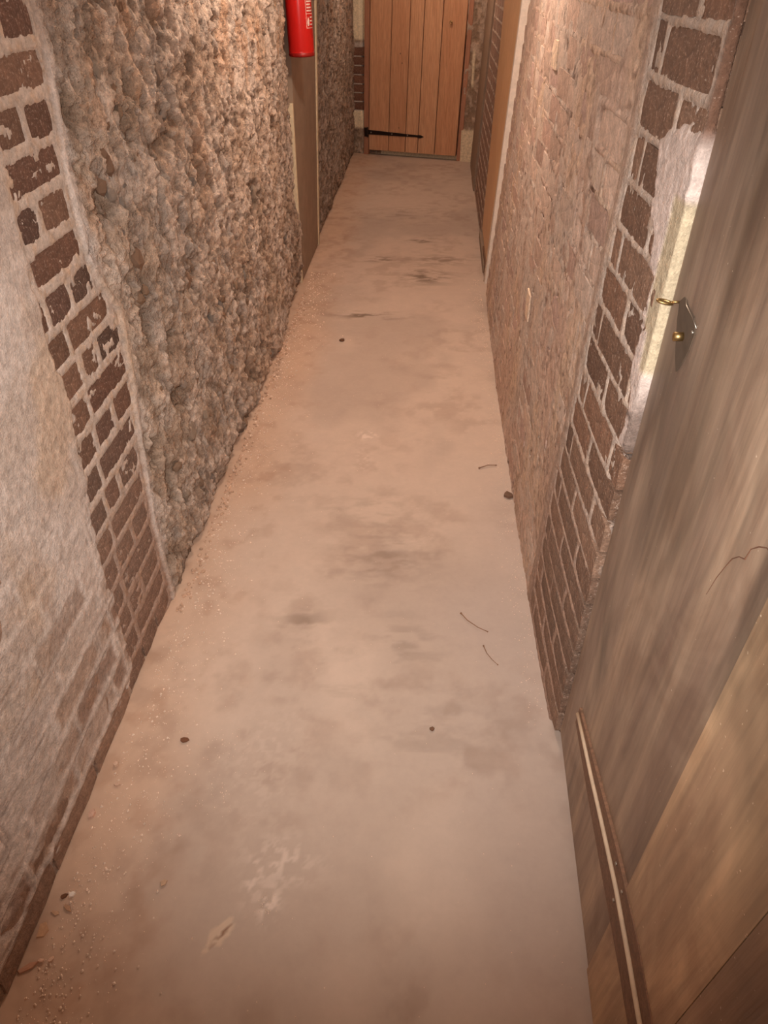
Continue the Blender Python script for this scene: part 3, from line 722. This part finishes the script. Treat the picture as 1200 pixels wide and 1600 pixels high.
lo_e = [(.893, .212), (.72, .226), (.55, .248), (.40, .268), (.20, .275)]; hi_e = [(.880, .268), (.72, .318), (.55, .368), (.40, .398), (.20, .400)]
bm = bmesh.new(); rr_ = []
for (y, z0), (_, z1) in zip(lo_e, hi_e):
    rr_.append([bm.verts.new((yl(y), yy, z)) for yy, z in ((.0002, z0), (.0055, z0 + .002), (.0055, z1 - .002), (.0002, z1))])
for A_, B_ in zip(rr_, rr_[1:]):
    for k in range(3): bm.faces.new((A_[k], B_[k], B_[k + 1], A_[k + 1]))
bm.faces.new(rr_[0]); bm.faces.new(rr_[-1][::-1])
bt = done(bm, 'batten', M_batten, nd, col=(.9, .84, .8))
rod = [(yl(y), .008, z) for y, z in ((.886, .254), (.80, .272), (.72, .288), (.65, .305), (.583, .320), (.493, .338), (.40, .346), (.314, .350), (.20, .352))]
bm = bmesh.new(); tube(bm, rod, .0040, 8); ro = done(bm, 'pale_rod', mat_plain('pale_rod_paint', (206, 182, 156), .5), nd, True)
for y, z in ((.529, .354), (.483, .360), (.493, .304)):
    bm = bmesh.new(); bmesh.ops.create_icosphere(bm, subdivisions=2, radius=.0035, matrix=Matrix.Translation((yl(y), .006, z)) @ Matrix.Diagonal((1, .6, 1, 1))); done(bm, 'nail_head', M_steel, nd, True)
# keyhole recess, barrel, bent wire, screw eye
bm = bmesh.new(); out = [(.960, 1.128), (.945, 1.140), (.915, 1.136), (.885, 1.135), (.868, 1.120), (.872, 1.095), (.885, 1.068), (.898, 1.050), (.915, 1.062), (.935, 1.085), (.950, 1.105)]
f1_ = [bm.verts.new((yl(y), .0004, z)) for y, z in out]; f2_ = [bm.verts.new((yl(y), .0016, z)) for y, z in out]
bm.faces.new(f2_); 
for k in range(len(out)): bm.faces.new((f1_[k], f1_[(k + 1) % len(out)], f2_[(k + 1) % len(out)], f2_[k]))
kp = done(bm, 'keyhole_plate', mat_plain('sooty_iron', (84, 68, 54), .85, 0), nd)
bm = bmesh.new(); tube(bm, [(yl(.908), .001, 1.098), (yl(.908), .014, 1.098)], .0062, 14); done(bm, 'lock_barrel', M_brass, kp, True)
bm = bmesh.new(); tube(bm, [(yl(.935), .001, 1.140), (yl(.915), .006, 1.140), (yl(.880), .005, 1.136), (yl(.866), .002, 1.128)], .0008, 6); done(bm, 'bent_wire', M_steel, nd, True)
bm = bmesh.new(); bmesh.ops.create_icosphere(bm, subdivisions=1, radius=.0028, matrix=Matrix.Translation((yl(.872), .003, 1.120))); done(bm, 'wire_end', M_steel, nd, True)
bm = bmesh.new(); zc = 1.126; yc_ = .962
tube(bm, [(yl(yc_), -.002, zc), (yl(yc_), .011, zc)], .0018, 8)
ring = [(yl(yc_) + .0065 * math.cos(t), .021 + .0105 * math.sin(t), zc + .002 * math.sin(t)) for t in np.linspace(0, 2 * math.pi, 21)]
tube(bm, ring, .0019, 8, False); done(bm, 'screw_eye', M_brass, nd, True)
# crack in the boards
bm = bmesh.new()
cr = [(.505, 1.058), (.522, 1.050), (.535, 1.040), (.546, 1.027), (.549, 1.010), (.562, 1.002), (.572, .990), (.578, .975), (.588, .945), (.595, .911)]
tube(bm, [(yl(y) , .0002 if y > .52 else .0036, z) for y, z in cr], .0010, 5, radii=[.0008, .0006, .0009, .0006, .0010, .0006, .0008, .0005, .0005, .0003]); done(bm, 'split', mat_plain('split_wood', (104, 70, 52), .8), nd)

# ================================================================== DEBRIS ON THE FLOOR
def chip(name, x, y, sx, sy, sz, rz, col, label, cat, seed, group=None):
    r = random.Random(seed); bm = bmesh.new(); n = r.choice((5, 6, 7))
    sx *= 1.35; sy *= 1.35; sz *= 1.3; pt = [(sx * math.cos(t) * r.uniform(.7, 1.1), sy * math.sin(t) * r.uniform(.7, 1.1)) for t in (k * 2 * math.pi / n + r.uniform(-.2, .2) for k in range(n))]
    lo_ = [bm.verts.new((a, b, 0)) for a, b in pt]; hi_ = [bm.verts.new((a * .88, b * .88, sz * r.uniform(.75, 1.1))) for a, b in pt]
    bm.faces.new(lo_[::-1]); c = bm.verts.new((0, 0, sz * 1.1))
    for k in range(n): bm.faces.new((lo_[k], lo_[(k + 1) % n], hi_[(k + 1) % n], hi_[k])); bm.faces.new((hi_[k], hi_[(k + 1) % n], c))
    o = done(bm, name, M_chip, col=lin(col)); o.location = (x, y, .0012); o.rotation_euler[2] = rz
    return tag(o, label, cat, group)
W = (255, 240, 226)
chip('mortar_chip', -.697, .571, .006, .005, .004, .3, W, 'small bright white mortar chip on the floor, near the lower left', 'rubble', 1)
chip('plaster_flake', -.728, .503, .011, .014, .002, .2, (200, 156, 122), 'broad flat tan plaster flake against the left wall foot', 'rubble', 2)
chip('plaster_flake', -.716, .535, .009, .004, .002, -.3, (204, 164, 134), 'narrow tan plaster flake just beyond the broad flat one', 'rubble', 3)
chip('plaster_flake', -.728, .437, .017, .005, .003, .6, (198, 146, 118), 'long pinkish plaster flake at the wall foot, lowest on the left', 'rubble', 4)
chip('mortar_chip', -.707, .450, .006, .003, .003, .0, (230, 190, 164), 'pale oblong mortar crumb right of the long pinkish flake', 'rubble', 5)
chip('mortar_chip', -.688, .453, .005, .003, .003, 1.0, (232, 194, 168), 'pale tilted mortar crumb, second right of the long pinkish flake', 'rubble', 6)
chip('mortar_lump', -.722, .742, .007, .010, .006, .2, (220, 178, 156), 'pinkish mortar lump beside the left wall, below the brick pier', 'rubble', 7)
chip('mortar_lump', -.712, .866, .006, .006, .006, .8, (222, 186, 160), 'rounded cream mortar lump, farthest of those by the left wall', 'rubble', 8)
chip('mortar_lump', -.690, .815, .007, .004, .004, .0, (216, 180, 156), 'flattish cream mortar lump between the wall foot and the open floor', 'rubble', 9)
chip('bark_fragment', -.565, .941, .010, .006, .003, .1, (122, 82, 60), 'dark brown oblong fragment on the left half of the floor', 'debris', 10)
chip('clay_crumb', -.712, .567, .006, .004, .003, .5, (120, 80, 56), 'dark brown crumb left of the bright white chip', 'debris', 11)
chip('clay_crumb', .050, 1.002, .006, .005, .003, .5, (120, 88, 68), 'dark crumb in the middle of the floor, right of centre', 'debris', 12)
chip('clay_crumb', .325, 1.985, .012, .016, .008, .5, (122, 92, 74), 'dark crumb against the foot of the right wall', 'debris', 13)
chip('plaster_flake', -.514, .604, .007, .006, .002, .5, (196, 162, 134), 'faint tan flake alone on the lower left floor', 'rubble', 14)
chip('plaster_flake', -.695, .545, .010, .004, .002, -.5, (192, 150, 120), 'thin tan sliver between the white chip and the broad flake', 'rubble', 15)
chip('clay_crumb', -.415, 3.28, .012, .012, .006, 0, (110, 78, 58), 'round dark crumb on the far floor near the left wall', 'debris', 16)
def twig(pts, r, label):
    bm = bmesh.new(); P_ = [Vector(p) for p in pts]; c0 = P_[0].copy(); sm = []
    for a, b in zip(P_, P_[1:]):
        for k in range(4): sm.append(a.lerp(b, k / 4))
    sm.append(P_[-1]); n = len(sm)
    tube(bm, [p - c0 for p in sm], r, 6, radii=[r * (1.9 if k == 0 else 1.3 if k == n - 1 else 1 - .4 * k / n) for k in range(n)])
    o = done(bm, 'twig', M_twig, smooth=True); o.location = c0; tag(o, label, 'twig')
twig([(.135, 1.400, .004), (.153, 1.372, .0045), (.182, 1.345, .0055), (.211, 1.330, .004)], .0018, 'thin curved brown twig with thick ends, the upper of two at floor right')
twig([(.195, 1.279, .003), (.203, 1.250, .0045), (.216, 1.228, .005), (.231, 1.212, .003)], .0014, 'thin bowed brown twig, the lower of two at floor right')
twig([(.228, 2.155, .003), (.262, 2.172, .006), (.297, 2.176, .004)], .0022, 'short straight twig pointing to the right wall, farther up the floor')
# crumbs nobody could count
bm = bmesh.new(); r = random.Random(11)
def crumb(x, y, s):
    vs_ = [bm.verts.new((x + s * r.uniform(.5, 1) * math.cos(t), y + s * r.uniform(.5, 1) * math.sin(t), .0006)) for t in (0, 1.57, 3.14, 4.71)]
    tp = bm.verts.new((x, y, .0006 + s * r.uniform(.5, 1.1)))
    for k in range(4): bm.faces.new((vs_[k], vs_[(k + 1) % 4], tp))
for k in range(2600):
    y = .3 + 4.0 * r.random() ** 1.5; x = -.712 + abs(r.gauss(0, .085)); crumb(x, y, r.choice((.001, .0014, .002, .003)) * r.uniform(.7, 1.3) * (1 + .25 * y))
for k in range(600):
    y = 1.0 + 3.2 * r.random(); x = .335 - abs(r.gauss(0, .03)); crumb(x, y, r.uniform(.0008, .0022) * (1 + .2 * y))
for k in range(260): crumb(r.uniform(-.7, .32), .35 + 3.5 * r.random() ** 1.3, r.uniform(.0009, .0018) * 1.2)
for cx, cy, s in ((-.47, .93, .03), (-.44, .80, .03), (-.29, .575, .012), (-.62, .75, .05), (-.64, .62, .05)):
    for k in range(38): crumb(r.gauss(cx, s), r.gauss(cy, s), r.uniform(.001, .0022))
nf = len(bm.faces)
# loose lumps fallen at the foot of the rubble wall
for k in range(380):
    y = 1.35 + 2.6 * r.random(); x = -.715 + abs(r.gauss(0, .018)); s = r.uniform(.002, .007)
    bmesh.ops.create_icosphere(bm, subdivisions=1, radius=s, matrix=Matrix.Translation((x, y, s * .4)) @ Matrix.Rotation(r.random() * 6, 4, 'Z') @ Matrix.Diagonal((1, r.uniform(.6, 1.3), .7, 1)))
bm.faces.ensure_lookup_table()
for f_ in bm.faces[nf:]: f_.material_index = 1
cb = done(bm, 'crumbs', M_crumb); cb.data.materials.append(mat_plain('fallen_mortar', (196, 160, 134), .95, vary=.25))
tag(cb, 'pale mortar crumbs and grit scattered along the wall feet', 'grit', kind='stuff')
